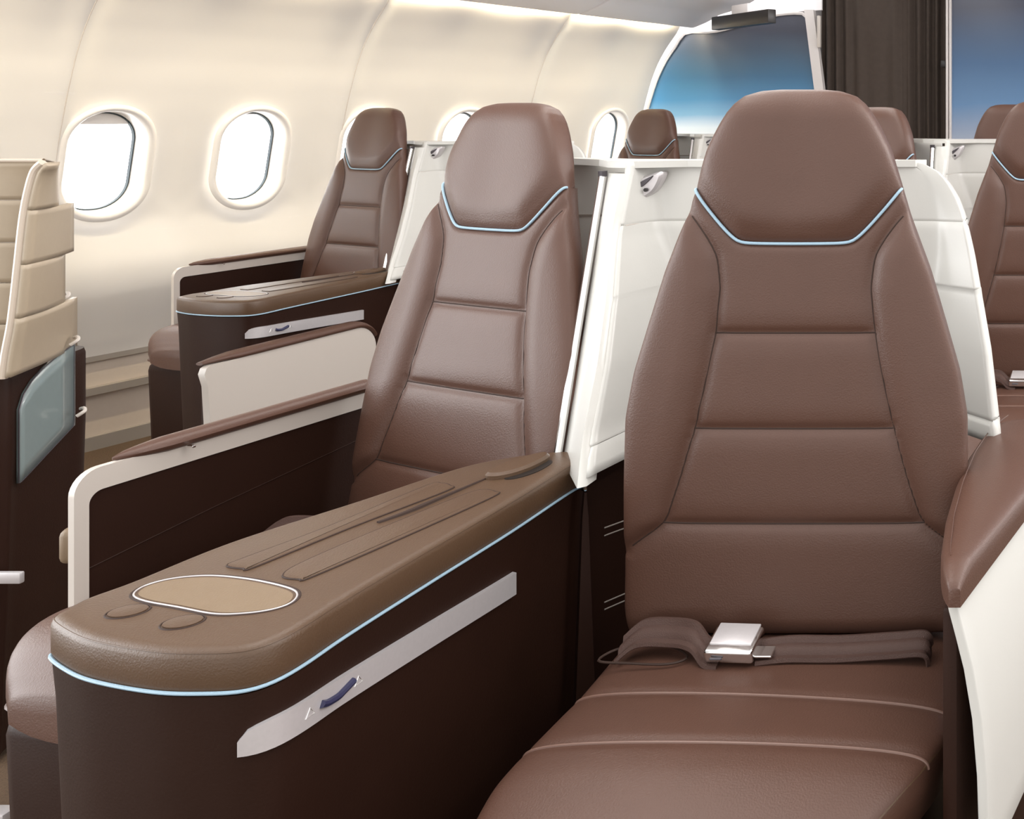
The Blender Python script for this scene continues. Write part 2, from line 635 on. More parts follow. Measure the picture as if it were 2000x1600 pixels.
# upper white piece above the picture
bm = bulk_poly('x', [P2(1380, 66), P2(1512, 26), P2(1575, 22), P2(1606, 20), P2(1606, -160), P2(1200, -160), P2(1200, 60)], BY - 0.012, None, 0.02)
struct('trim_7', bm, M['bin'], smooth=False)
# curtain
bm = bmesh.new()
cx0, cx1 = P2(1598, 100)[0], P2(1853, 100)[0]
rows = []
NZ = 14
NX = 240
for k in range(NZ + 1):
    z = 0.05 + (2.36 - 0.05) * k / NZ
    r = []
    for i in range(NX + 1):
        f = i / NX
        x = cx0 + (cx1 - cx0) * f
        amp = 0.012 + 0.010 * math.sin(9 * f + 1)
        ph = 2 * PI * (11 * f + 0.6 * math.sin(7 * f)) + 0.25 * math.sin(3 * z + 4 * f)
        y = BY + 0.08 + amp * math.sin(ph) * (1 - 0.25 * k / NZ) + (0.035 if f > 0.62 else 0.0) * min(1, (f - 0.62) * 30 if f > 0.62 else 0)
        r.append(Vector((x, y, z)))
    rows.append(r)
loft(rows, False, False, bm)
cu = finish('curtain', bm, M['curtain'], None, angle=70)
tag(cu, 'dark brown pleated curtain hanging between the two blue bulkhead panels', 'curtain')
bm = box(((cx0 + cx1) / 2, BY - 0.01, 2.0), (cx1 - cx0, 0.02, 0.035), 0.005)
# right trim and right picture
a = P2(1851, 100)[0]
bm = box((a, BY - 0.005, 1.2), (0.016, 0.05, 2.4), 0.004)
struct('trim_8', bm, M['trim_white'])
bm = box((a + 0.020, BY - 0.005, 1.2), (0.014, 0.06, 2.4), 0.004)
struct('trim_9', bm, M['trim_white'])
bm = bulk_poly('x', [(a + 0.02, 0), (2.4, 0), (2.4, 2.36), (a + 0.02, 2.36)], BY, None)
pw = finish('sky_picture_bulkhead', bm, M['sky_print_right'], None, smooth=False)
tag(pw, 'bulkhead panel with darker blue sky picture right of the brown curtain', 'wall panel')
# little catch on the curtain edge
o = finish('curtain_catch', box(tuple(D(1842, 125, BY - 0.02)), (0.03, 0.02, 0.045), 0.006), M['black'], None)
tag(o, 'small black catch at the right edge of the brown curtain', 'catch')
# bracket at the top left of the curtain
o = finish('curtain_bracket', box(tuple(D(1600, 62, BY - 0.05)), (0.022, 0.03, 0.20), 0.006), M['frame_white'], None)
tag(o, 'slim white bracket at top left of the brown curtain', 'bracket')

# black monitor folded under the bins
p0, p1 = D(1397, 47, 6.15), D(1508, 31, 5.66)
mid = (p0 + p1) / 2
d = p1 - p0
t = thing('overhead_monitor', 'black folded monitor under the ceiling above the left blue panel', 'monitor', (mid.x, mid.y, mid.z))
ang = math.atan2(d.y, d.x)
finish('housing', box((0, 0, 0), (d.length, 0.05, 0.078), 0.006, rz=ang), M['black'], t)
finish('bracket', box((0, 0, 0.06), (0.2, 0.04, 0.06), 0.006, rz=ang), M['bin'], t)


# ================================================================ THE SEATS
# half width of the backrest along its height
WT = [(0.0, .256), (0.04, .262), (0.115, .262), (0.23, .264), (0.33, .263), (0.40, .251), (0.475, .229), (0.555, .205), (0.64, .173),
      (0.69, .158), (0.745, .141), (0.780, .124), (0.800, .112), (0.815, .100), (0.827, .086), (0.835, .062), (0.838, 0.03)]
INNER = [(0.10, .27), (0.13, .257), (0.171, .197), (0.24, .174), (0.315, .153), (0.40, .134), (0.461, .123), (0.53, .116), (0.58, .122), (0.61, .140), (0.64, .163), (0.655, .18)]
TOP = 0.838


def wv(v):
    return smooth_interp(WT, v, 0.006) if v < 0.80 else interp(WT, v)


def vb(s):
    a = abs(s)
    f = max(0.0, (a - 0.40) / 0.60)
    e = 0.06
    f2 = (math.sqrt((a - 0.47) ** 2 + e * e) + (a - 0.47)) / 2 / 0.545
    return 0.598 + 0.086 * min(f2, 1.0)


def back_pt(phi, v, front, head):
    s = math.sin(phi)
    c = max(0.0, math.cos(phi)) ** 0.32
    w = wv(v)
    u = s * w
    Tf, Tb = 0.034, 0.030
    k = 1.0
    if v > 0.79:
        k = math.sqrt(max(0.0, 1 - ((v - 0.79) / (TOP - 0.79)) ** 2)) ** 0.7
    if v < 0.03:
        k = math.sqrt(max(0.0, 1 - ((0.03 - v) / 0.03) ** 2)) * 0.6 + 0.4
    if front:
        y = Tf * (1 - c)
        au = abs(u)
        d = 0.0
        if not head:
            inn = smooth_interp(INNER, v, 0.008)
            g = 0.0
            slope = (smooth_interp(INNER, v + 0.004, .004) - smooth_interp(INNER, v - 0.004, .004)) / 0.008
            dist = abs(au - inn) / math.sqrt(1 + slope * slope)
            if 0.12 < v < 0.66:
                g = max(g, math.exp(-(dist / 0.008) ** 2))
                d += 0.002 * math.exp(-(dist / 0.02) ** 2)
            if au < inn + 0.004:
                for vs_ in (0.461, 0.315, 0.171):
                    dv = abs(v - vs_)
                    g = max(g, math.exp(-(dv / 0.0065) ** 2))
                    d += 0.003 * math.exp(-(dv / 0.02) ** 2)
            d += 0.0045 * g
            # side bolsters stand forward of the centre
            if 0.1 < v < 0.66:
                x = min(1.0, max(0.0, (au - inn) / 0.05))
                d -= 0.012 * math.sin(x * PI / 2)
            dd = abs(v - vb(s))
            d += 0.006 * math.exp(-(dd / 0.006) ** 2)
        else:
            dd = abs(v - vb(s))
            d += 0.006 * math.exp(-(dd / 0.006) ** 2)
            d -= 0.016 * (1 - math.exp(-(dd / 0.03) ** 2)) 
            d += 0.008 * math.exp(-(u / 0.07) ** 2) * (1 - math.exp(-(dd / 0.04) ** 2))
        y += d * c
    else:
        y = Tf + (Tb if not head else 0.020) * c
        u *= 1 - 0.10 * c
    y = Tf + (y - Tf) * k
    return Vector((u, y, v))


def build_back(head):
    NF, NB = 120, 30
    cols = []
    for i in range(NF + 1):
        cols.append((-PI / 2 + PI * i / NF, True))
    for i in range(1, NB):
        cols.append((PI / 2 - PI * i / NB, False))
    NR = 150 if not head else 60
    rings = []
    for r in range(NR + 1):
        f = r / NR
        if head:
            f = 1 - (1 - f) ** 1.5
        ring = []
        for phi, fr in cols:
            b = vb(math.sin(phi)) if fr else 0.684
            v = f * b if not head else b + (TOP - b) * f
            ring.append(back_pt(phi, v, fr, head))
        rings.append(ring)
    return loft(rings, True, True)


# shared meshes of backrest, headrest, piping
def build_back_parts(parent, yaw, lean):
    """backrest and headrest share a frame tilted by lean and turned by yaw; z = 0.45 is the seat height"""
    rot = (-math.radians(lean), 0, -math.radians(yaw))
    b = finish('backrest', build_back(False), M['leather'], parent, angle=70)
    h = finish('headrest', build_back(True), M['leather'], parent, angle=70)
    for o in (b, h):
        o.location = (0, 0, 0.45)
        o.rotation_euler = rot
    # stitched seams
    for vs_ in (0.461, 0.315, 0.171):
        inn = smooth_interp(INNER, vs_, 0.008)
        pts = []
        for i in range(61):
            u = -inn + 2 * inn * i / 60
            phi = math.asin(u / wv(vs_))
            pts.append(back_pt(phi, vs_, True, False) + Vector((0, -0.0002, 0)))
        finish('seam', tube(pts, 0.0013, 6), M['groove'], b)
    for sg in (-1, 1):
        pts = []
        for i in range(120):
            v = 0.135 + (0.640 - 0.135) * i / 119
            u = min(smooth_interp(INNER, v, 0.008), wv(v) * 0.995)
            phi = math.asin(sg * u / wv(v))
            pts.append(back_pt(phi, v, True, False) + Vector((0, -0.0002, 0)))
        finish('seam', tube(pts, 0.0012, 6), M['groove'], b)
    pp = []
    for i in range(81):
        phi = -PI / 2 + PI * (0.012 + 0.976 * i / 80)
        s = math.sin(phi)
        p = back_pt(phi, vb(s), True, False)
        pp.append(p + Vector((0, -0.0045, 0)))
    finish('piping', tube(pp, 0.0024, 8), M['piping'], h)
    return b, h


def cushion_bm(XL, XR, prof, inset_side=0.03, thick=0.11, seams=(), ztop=0.45):
    """XL, XR: tables depth -> x of the side edges; prof: list of (depth, dz) along the cushion"""
    NA = 60
    rings = []
    y0, y1 = prof[0][0], prof[-1][0]
    NY = 130
    for k in range(NY + 1):
        y = y0 + (y1 - y0) * k / NY
        xl, xr = smooth_interp(XL, y, .01), smooth_interp(XR, y, .01)
        zt = smooth_interp(prof[::-1], y, .012)
        ring = []
        for i in range(NA + 1):
            phi = -PI / 2 + PI * i / NA
            s = math.sin(phi)
            c = max(0, math.cos(phi)) ** 0.35
            x = (xl + xr) / 2 + (xr - xl) / 2 * s
            z = ztop + zt - 0.045 * (1 - c)
            for sy, tilt in seams:
                dy = abs(y - (sy + tilt * (x - (xl + xr) / 2)))
                z -= (0.0035 * math.exp(-(dy / 0.009) ** 2)) * c
            ring.append(Vector((x, y, z)))
        for i in range(1, 12):
            phi = PI / 2 - PI * i / 12
            s = math.sin(phi)
            c = max(0, math.cos(phi)) ** 0.3
            x = (xl + xr) / 2 + (xr - xl) / 2 * s
            ring.append(Vector((x, y, min(ztop + zt * 0.35 - 0.045 - (thick - 0.045) * c, ztop + zt - 0.046))))
        rings.append(ring)
    return loft(rings, True, True)


def cushion_seams(parent, XL, XR, prof, seams, ztop):
    for sy, tilt in seams:
        pts = []
        for i in range(61):
            phi = -PI / 2 * 0.97 + PI * 0.97 * i / 60
            sn, c = math.sin(phi), max(0, math.cos(phi)) ** 0.35
            y = sy
            xl, xr = smooth_interp(XL, y, .01), smooth_interp(XR, y, .01)
            x = (xl + xr) / 2 + (xr - xl) / 2 * sn
            y = sy + tilt * (x - (xl + xr) / 2)
            xl, xr = smooth_interp(XL, y, .01), smooth_interp(XR, y, .01)
            x = (xl + xr) / 2 + (xr - xl) / 2 * sn
            z = ztop + smooth_interp(prof[::-1], y, .012) - 0.045 * (1 - c) - 0.0030 * c
            pts.append(Vector((x, y, z)))
        finish('seam', tube(pts, 0.0022, 8), M['welt'], parent)


def ribbon(path, width_dir, w, th, bm=None):
    bm = bm or bmesh.new()
    wd = Vector(width_dir).normalized()
    rings = []
    n = len(path)
    for i, p in enumerate(path):
        a, c = path[max(0, i - 1)], path[min(n - 1, i + 1)]
        t = (c - a).normalized()
        wv_ = wd[i] if isinstance(wd, list) else wd
        nn = t.cross(wv_).normalized()
        if nn.z < 0:
            nn = -nn
        rings.append([p - wv_ * w / 2, p - wv_ * w * .40 + nn * th * .7, p - wv_ * w * .22 - nn * th * .2, p - wv_ * w * .08 + nn * th * .6, p + wv_ * w * .08 + nn * th * .6, p + wv_ * w * .22 - nn * th * .2, p + wv_ * w * .40 + nn * th * .7, p + wv_ * w / 2,
                      p + wv_ * w / 2 - nn * th * .4, p - wv_ * w / 2 - nn * th * .4])
    return loft(rings, True, True, bm)


def belt(parent, cx=0.0, cy=-0.055, z=0.455):
    """lap belt with metal buckle lying across the back of the cushion"""
    wd = Vector((0, 1, 0.75)).normalized()
    lp = spline([Vector((cx - .225, cy + .010, z + .004)), Vector((cx - .200, cy + .020, z + .022)), Vector((cx - .155, cy + .018, z + .025)),
                 Vector((cx - .115, cy + .004, z + .026)), Vector((cx - .09, cy - .010, z + .010)), Vector((cx - .068, cy - .014, z + .008))], 6)
    s1 = finish('belt_strap', ribbon(lp, wd, 0.044, 0.004), M['webbing'], parent)
    rp = spline([Vector((cx - .015, cy - .006, z + .008)), Vector((cx + .03, cy - .002, z + .011)), Vector((cx + .10, cy + .000, z + .010)),
                 Vector((cx + .18, cy + .004, z + .013)), Vector((cx + .225, cy + .006, z + .014)), Vector((cx + .232, cy + .008, z - .004))], 6)
    wd2 = Vector((0, 1, 0.6)).normalized()
    s2 = finish('belt_strap', ribbon(rp, wd2, 0.042, 0.005), M['webbing'], parent)
    bk = finish('belt_buckle', box((cx - .058 + .008, cy - .006, z + .019), (0.072, 0.052, 0.022), 0.005, 3, rx=0.30, rz=-0.06), M['chrome'], s2)
    finish('buckle_lid', box((cx - .058 + .008, cy - .002, z + .0315), (0.062, 0.040, 0.004), 0.0018, 2, rx=0.30, rz=-0.06), M['metal'], bk)
    finish('buckle_slot', box((cx - .068, cy - .0325, z + .012), (0.018, 0.004, 0.003), 0.001, 1, rx=0.30), M['dark_metal'], bk)
    finish('buckle_tongue', box((cx - .006, cy - .012, z + .011), (0.030, 0.022, 0.0035), 0.001, 1, rx=0.2), M['chrome'], bk)
    # recess the strap comes out of
    ring = resample(spline([Vector(p) for p in ((cx - .246, cy - .012, z - .0015), (cx - .225, cy + .022, z), (cx - .16, cy + .025, z), (cx - .12, cy - .004, z), (cx - .14, cy - .022, z - .001), (cx - .20, cy - .020, z - .001))], 5, True), 0.006, True)
    finish('belt_recess', tube(ring, 0.0018, 6, True), M['groove'], parent)
    return s1


# ---------- straight seats (second of each pair)
FB = Vector((-0.487, 1.555, 0))
def make_straight_seat():
    t = thing('cabin_seat', 'large brown leather seat in the right foreground with belt on its cushion', 'seat', FB)
    build_back_parts(t, 0.0, 2.0)
    XL = [(y - FB.y, x - FB.x) for y, x in ((1.00, -.675), (1.06, -.712), (1.12, -.737), (1.16, -.745), (1.24, -.752), (1.306, -.748), (1.43, -.745), (1.584, -.752), (1.68, -.752))]
    XR = [(y - FB.y, x - FB.x) for y, x in ((1.00, -.44), (1.06, -.385), (1.12, -.335), (1.16, -.302), (1.23, -.258), (1.28, -.231), (1.333, -.214), (1.44, -.218), (1.553, -.227), (1.68, -.23))]
    prof = [(0.10, -0.004), (0.0, 0.0), (-0.12, 0.002), (-0.17, 0.004), (-0.26, 0.006), (-0.31, 0.002), (-0.36, -0.012), (-0.42, -0.035), (-0.47, -0.065), (-0.52, -0.11), (-0.545, -0.16)]
    sc = finish('seat_cushion', cushion_bm(XL, XR, prof, seams=((-0.150, -0.070), (-0.260, -0.030))), M['leather'], t, angle=60)
    cushion_seams(sc, XL, XR, prof, ((-0.150, -0.070), (-0.260, -0.030)), 0.45)
    # welt along the cushion side
    for sg, tab in ((-1, XL), (1, XR)):
        pts = []
        for k in range(40):
            y = 0.0 - 0.50 * k / 39
            pts.append(Vector((smooth_interp(tab, y, .01) - sg * 0.003, y, 0.45 + smooth_interp(prof[::-1], y, .012) - 0.026)))
        finish('welt', tube(pts, 0.0022, 6), M['leather_top'], t)
    finish('leg_rest', box((0.01, -0.42, 0.17), (0.40, 0.10, 0.30), 0.03, 3, rx=-0.1), M['shell_brown'], t)
    finish('seat_base', box((0.0, -0.12, 0.155), (0.46, 0.62, 0.31), 0.02, 2), M['shell_brown'], t)
    belt(t, -0.012)
    return t

seat_front = make_straight_seat()

# ---------- turned seats (first of each pair) with a framed side wall on the window side
AB = Vector((-1.177, 1.757, 0))
def make_turned_seat():
    t = thing('cabin_seat', 'brown leather seat left of centre, beside the long padded console in front', 'seat', AB)
    build_back_parts(t, 22.6, 10.8)
    yaw = math.radians(10)
    # cushion with a rounded nose, lying towards the viewer
    XL = [(-0.43, -.22), (-0.41, -.275), (-.37, -.305), (-.33, -.308), (-.28, -.285), (-.22, -.255), (0.0, -.25), (0.1, -.25)]
    XR = [(-0.43, .02), (-0.41, .045), (-.37, .06), (-.30, .07), (0.0, .14), (0.1, .15)]
    prof = [(0.06, -0.0), (0.0, 0.0), (-0.30, 0.0), (-0.35, -0.006), (-0.39, -0.024), (-0.415, -0.05), (-0.43, -0.08)]
    c = finish('seat_cushion', cushion_bm(XL, XR, prof, thick=0.11, ztop=0.545, seams=((-0.12, 0), (-0.22, 0))), M['leather'], t, angle=60)
    c.rotation_euler = (0, 0, -yaw)
    b = finish('leg_rest', box((-.11, -0.345, 0.235), (0.35, 0.12, 0.39), 0.03, 3, rx=0.04), M['shell_brown'], t)
    b.rotation_euler = (0, 0, -yaw)
    b = finish('leg_rest_welt', tube(spline([Vector((-.296, -.30, .437)), Vector((-.293, -.375, .432)), Vector((-.24, -.408, .430)), Vector((.03, -.408, .430))], 6), 0.004, 6), M['leather'], t)
    b.rotation_euler = (0, 0, -yaw)
    b = finish('seat_base', box((-.09, -0.12, 0.21), (0.30, 0.40, 0.42), 0.02, 2), M['shell_brown'], t)
    b.rotation_euler = (0, 0, -yaw)
    # framed side wall
    pn = Vector((-1.518, 1.495, 0)) - AB
    pf = Vector((-1.428, 1.955, 0)) - AB
    dr = (pf - pn)
    L = dr.length
    dr.normalize()
    nr = Vector((dr.y, -dr.x, 0))
    ZF = 0.722
    def sp(s, z, o):
        p = pn + dr * s + nr * o
        return Vector((p.x, p.y, z))
    r = 0.035
    arc_o = [(r - r * math.cos(a), ZF - r + r * math.sin(a)) for a in [math.radians(90 * k / 8) for k in range(9)]]
    bw, bh, r2 = 0.019, 0.034, 0.018
    arc_i = [(bw + r2 - r2 * math.cos(a), ZF - bh - r2 + r2 * math.sin(a)) for a in [math.radians(90 * k / 8) for k in range(9)]]
    outer = [(0.0, 0.02)] + arc_o + [(L, ZF)]
    inner = [(bw, 0.02)] + arc_i + [(L, ZF - bh)]
    bm = bmesh.new()
    n = len(outer)
    A = [[bm.verts.new(sp(s, z, o)) for s, z in ring] for ring, o in ((outer, 0.005), (inner, 0.005), (inner, -0.006), (outer, -0.006))]
    for q in range(4):
        B, Cc = A[q], A[(q + 1) % 4]
        for i in range(n - 1):
            bm.faces.new((B[i], B[i + 1], Cc[i + 1], Cc[i]))
    for i in (0, n - 1):
        bm.faces.new([A[q][i] for q in range(4)])
    finish('side_frame', bm, M['frame_white'], t, angle=40)
    bm = bmesh.new()
    pts = [(0.012, 0.02), (0.012, ZF - .03), (L, ZF - .03), (L, 0.02)]
    f = [bm.verts.new(sp(s, z, 0.001)) for s, z in pts]
    g = [bm.verts.new(sp(s, z, -0.004)) for s, z in pts]
    bm.faces.new(f)
    bm.faces.new(g)
    for i in range(4):
        bm.faces.new((f[i], f[(i + 1) % 4], g[(i + 1) % 4], g[i]))
    sp_ = finish('side_panel', bm, M['shell_brown'], t, smooth=False)
    finish('panel_seam', tube([sp(0.02, 0.575, 0.001), sp(0.2, 0.60, 0.001), sp(L, 0.63, 0.001)], 0.0010, 5), M['shell_brown'], sp_)
    # padded arm strip on top of the frame
    rings = []
    for k in range(25):
        f_ = k / 24
        s = 0.055 + (L - 0.055 + 0.01) * f_
        g_ = min(1.0, (f_ * 6) ** 0.5 if f_ > 0 else 0.05)
        hh, ww = 0.010 * g_ + 0.002, 0.020 * g_
        rings.append([sp(s, ZF + .004 + hh * math.sin(a), -0.004 + ww * math.cos(a)) for a in [2 * PI * i / 12 for i in range(12)]])
    finish('arm_pad', loft(rings), M['leather'], t)
    finish('latch', box(tuple(sp(0.15, ZF - 0.006, 0.018)), (0.012, 0.006, 0.004), 0.001, 1, rz=-.2), M['chrome'], t)
    belt(t, -0.02, -0.06, 0.53)
    return t

seat_mid = make_turned_seat()

ROW = 'brown leather seats of the rows behind'
copy_tree(seat_mid, None, (-2.842, 3.735, 0), 'brown leather seat nearest the window wall, behind its own padded console')
copy_tree(seat_mid, None, (-2.36, 4.99, 0), 'small distant brown seat before the blue picture panel, at end of window wall')
copy_tree(seat_mid, None, (-0.838, 3.21, 0), 'brown seat half hidden behind the right foreground headrest, before the curtain')
copy_tree(seat_front, None, (-0.197, 3.04, 0), 'brown seat cut by the right picture edge, with a belt buckle on it')
copy_tree(seat_front, None, (-0.45, 4.50, 0), 'farthest brown headrest peeking out left of the seat at the right edge')

# ================================================================ CONSOLES
CONS = Vector((-1.02, 1.38, 0))
def make_console():
    t = thing('centre_console', 'long brown padded console with tray and silver strip in the foreground', 'console', CONS)
    zt, zp = 0.69, 0.645
    front = [H(*p, zp) for p in ((95, 1280), (125, 1306), (180, 1330), (300, 1352), (400, 1355), (480, 1350), (540, 1330), (600, 1295), (680, 1240), (850, 1132), (1000, 1038), (1130, 952))]
    back = [H(*p, zt) for p in ((1143, 905), (1125, 880), (1060, 882), (945, 899), (850, 925), (700, 975), (450, 1055), (250, 1135), (165, 1165), (115, 1192))]
    loop = [Vector((p.x, p.y, 0)) - CONS for p in front + back]
    loop = resample(spline(loop, 6, True), 0.008, True)
    # smooth a little
    for _ in range(2):
        n = len(loop)
        loop = [(loop[i - 1] + loop[i] * 2 + loop[(i + 1) % n]) / 4 for i in range(n)]
    body = [(0.0, -0.022), (0.30, -0.014), (0.60, -0.004), (zp - 0.004, -0.001)]
    finish('console_body', plan_body(loop, body), M['shell_brown'], t, angle=50)
    lid = finish('console_lid', plan_body(loop, [(zp, -0.002), (zp + 0.006, 0.0), (zp + 0.020, 0.0), (zt - 0.010, 0.0), (zt - 0.005, -0.002), (zt - 0.0015, -0.006), (zt, -0.013)]), M['leather_top'], t, angle=60)
    seam = [Vector((p.x, p.y, zt - 0.0045)) for p in offset2(loop, -0.0025)]
    finish('stitch', tube(seam, 0.0008, 5, True), M['leather_top'], lid)
    pip = [Vector((p.x, p.y, zp)) for p in offset2(loop, 0.0002)]
    finish('piping', tube(pip, 0.0020, 8, True), M['piping'], t)

    def flat(pts, n=6, step=0.004):
        return resample(spline([H(*p, zt) - CONS for p in pts], n, True), step, True)
    # tray insert with rim
    tr = flat(((263, 1162), (285, 1145), (340, 1131), (410, 1126), (480, 1132), (545, 1145), (577, 1158), (570, 1176), (535, 1190), (480, 1198), (420, 1199), (350, 1186), (285, 1174)))
    tray = finish('tray', plan_body(tr, [(zt - 0.004, -0.003), (zt + 0.0005, -0.003)]), M['leather_tan'], t, angle=30)
    finish('tray_rim', tube([p + Vector((0, 0, 0.0005)) for p in offset2(tr, 0.001)], 0.0010, 8, True), M['metal'], tray)
    finish('tray_lip', tube([p + Vector((0, 0, -0.0005)) for p in offset2(tr, 0.0035)], 0.0016, 8, True), M['groove'], tray)
    for cpx, cpy in ((250, 1195), (357, 1216)):
        c = H(cpx, cpy, zt) - CONS
        circ = [c + Vector((0.0205 * math.cos(a), 0.0165 * math.sin(a), 0)) for a in [2 * PI * i / 40 for i in range(40)]]
        bt = finish('button', plan_body(circ, [(zt - 0.003, -0.002), (zt + 0.0015, -0.002), (zt + 0.002, -0.004)]), M['leather_top'], t)
        finish('button_ring', tube([p for p in circ], 0.0011, 6, True), M['groove'], bt)
    # two long stitched inlays
    for pts in (((443, 1106), (475, 1112), (500, 1108), (690, 1030), (872, 960), (880, 950), (862, 945), (830, 951), (640, 1030), (480, 1090)),
                ((552, 1126), (585, 1133), (610, 1128), (790, 1050), (962, 972), (968, 962), (945, 958), (905, 968), (740, 1035), (590, 1100))):
        lp = flat(pts)
        il = finish('lid_inlay', plan_body(lp, [(zt - 0.002, 0), (zt + 0.0015, -0.001), (zt + 0.002, -0.004)]), M['leather_top'], t, angle=60)
        finish('inlay_groove', tube([p + Vector((0, 0, 0.0005)) for p in lp], 0.0011, 6, True), M['groove'], il)
    sl = [H(*p, zt) - CONS for p in ((738, 1022), (800, 1000), (870, 970), (950, 935))]
    finish('lid_slot', tube(resample(spline(sl, 6), 0.01), 0.0045, 8, taper=lambda f: max(0.25, 1 - abs(f - 0.35) * 0.9)), M['groove'], t)
    # raised flap and dark pocket at the far end
    fl = flat(((948, 934), (985, 914), (1030, 900), (1066, 893), (1072, 900), (1040, 918), (1000, 932), (965, 938)))
    finish('pocket_flap', plan_body(fl, [(zt - .002, 0), (zt + 0.006, 0), (zt + 0.010, -0.004)]), M['leather_top'], t)
    fl = flat(((985, 936), (1020, 922), (1068, 901), (1078, 905), (1050, 922), (1010, 935)))
    finish('pocket', plan_body(fl, [(zt - .002, 0), (zt + 0.0012, 0)]), M['black'], t)
    # silver strip on the side facing the second seat
    n = len(loop)
    w = [p + CONS for p in loop]
    def pxof(p):
        return PX + p.x * FOC / p.y
    idx = [i for i in range(n) if w[i].y < 1.495 and pxof(w[i]) > 462 and w[i].x > -0.965]
    seq = []
    # contiguous run on the near/right side
    start = min(idx, key=lambda i: pxof(w[i]))
    step = 1 if ((start + 1) % n) in idx else -1
    i = start
    while i in idx:
        seq.append(i)
        i = (i + step) % n
    offp = offset2(loop, 0.001)
    m_ = len(seq)
    rings = []
    for k, i in enumerate(seq):
        f = k / (m_ - 1)
        ztop_ = 0.610 + (0.583 - 0.610) * f
        hh = 0.033
        g_ = min(1.0, k / 5.0)
        zb_ = ztop_ - hh
        ztop_ -= 0.016 * (1 - math.sqrt(1 - (1 - g_) ** 2))
        pin = offset2(loop, -0.006)[i]
        pout = offp[i]
        rings.append([Vector((pin.x, pin.y, ztop_)), Vector((pout.x, pout.y, ztop_ - 0.0015)), Vector((pout.x, pout.y, zb_)), Vector((pin.x, pin.y, zb_))])
    st = finish('metal_strip', loft(rings, True, True), M['metal'], t, angle=50)
    # rocker switch set in the strip, with its two small symbols
    def onstrip(px, dz):
        k = min(range(m_), key=lambda q: abs(pxof(w[seq[q]]) - px))
        f = k / (m_ - 1)
        p = offp[seq[k]]
        return Vector((p.x, p.y, 0.610 - 0.027 * f - 0.0165 + dz))
    pa = [onstrip(px, dz) + Vector((0.0008, -0.0004, 0)) for px, dz in ((622, 0.001), (640, -0.002), (655, -0.003), (670, -0.001), (684, 0.004))]
    finish('rocker_switch', tube(resample(spline(pa, 5), 0.003), 0.0042, 8), M['blue_switch'], st)
    for px in (606, 697):
        c = onstrip(px, 0.0)
        tri = tube([c + Vector((0, -.006, -.004)), c + Vector((0, .006, -.004)), c + Vector((0, 0, .005))], 0.0007, 5, True)
        finish('arrow_symbol', tri, M['chrome'], st)
    return t

cons = make_console()
dW = Vector((-2.842, 3.735, 0)) - AB
dF = Vector((-2.36, 4.99, 0)) - AB
dR = Vector((-0.838, 3.21, 0)) - AB
copy_tree(cons, None, CONS + dW, 'brown padded console with glossy top beside the window seat, farther back')
copy_tree(cons, None, CONS + dR, 'brown console beside the seat hidden by the right foreground headrest')

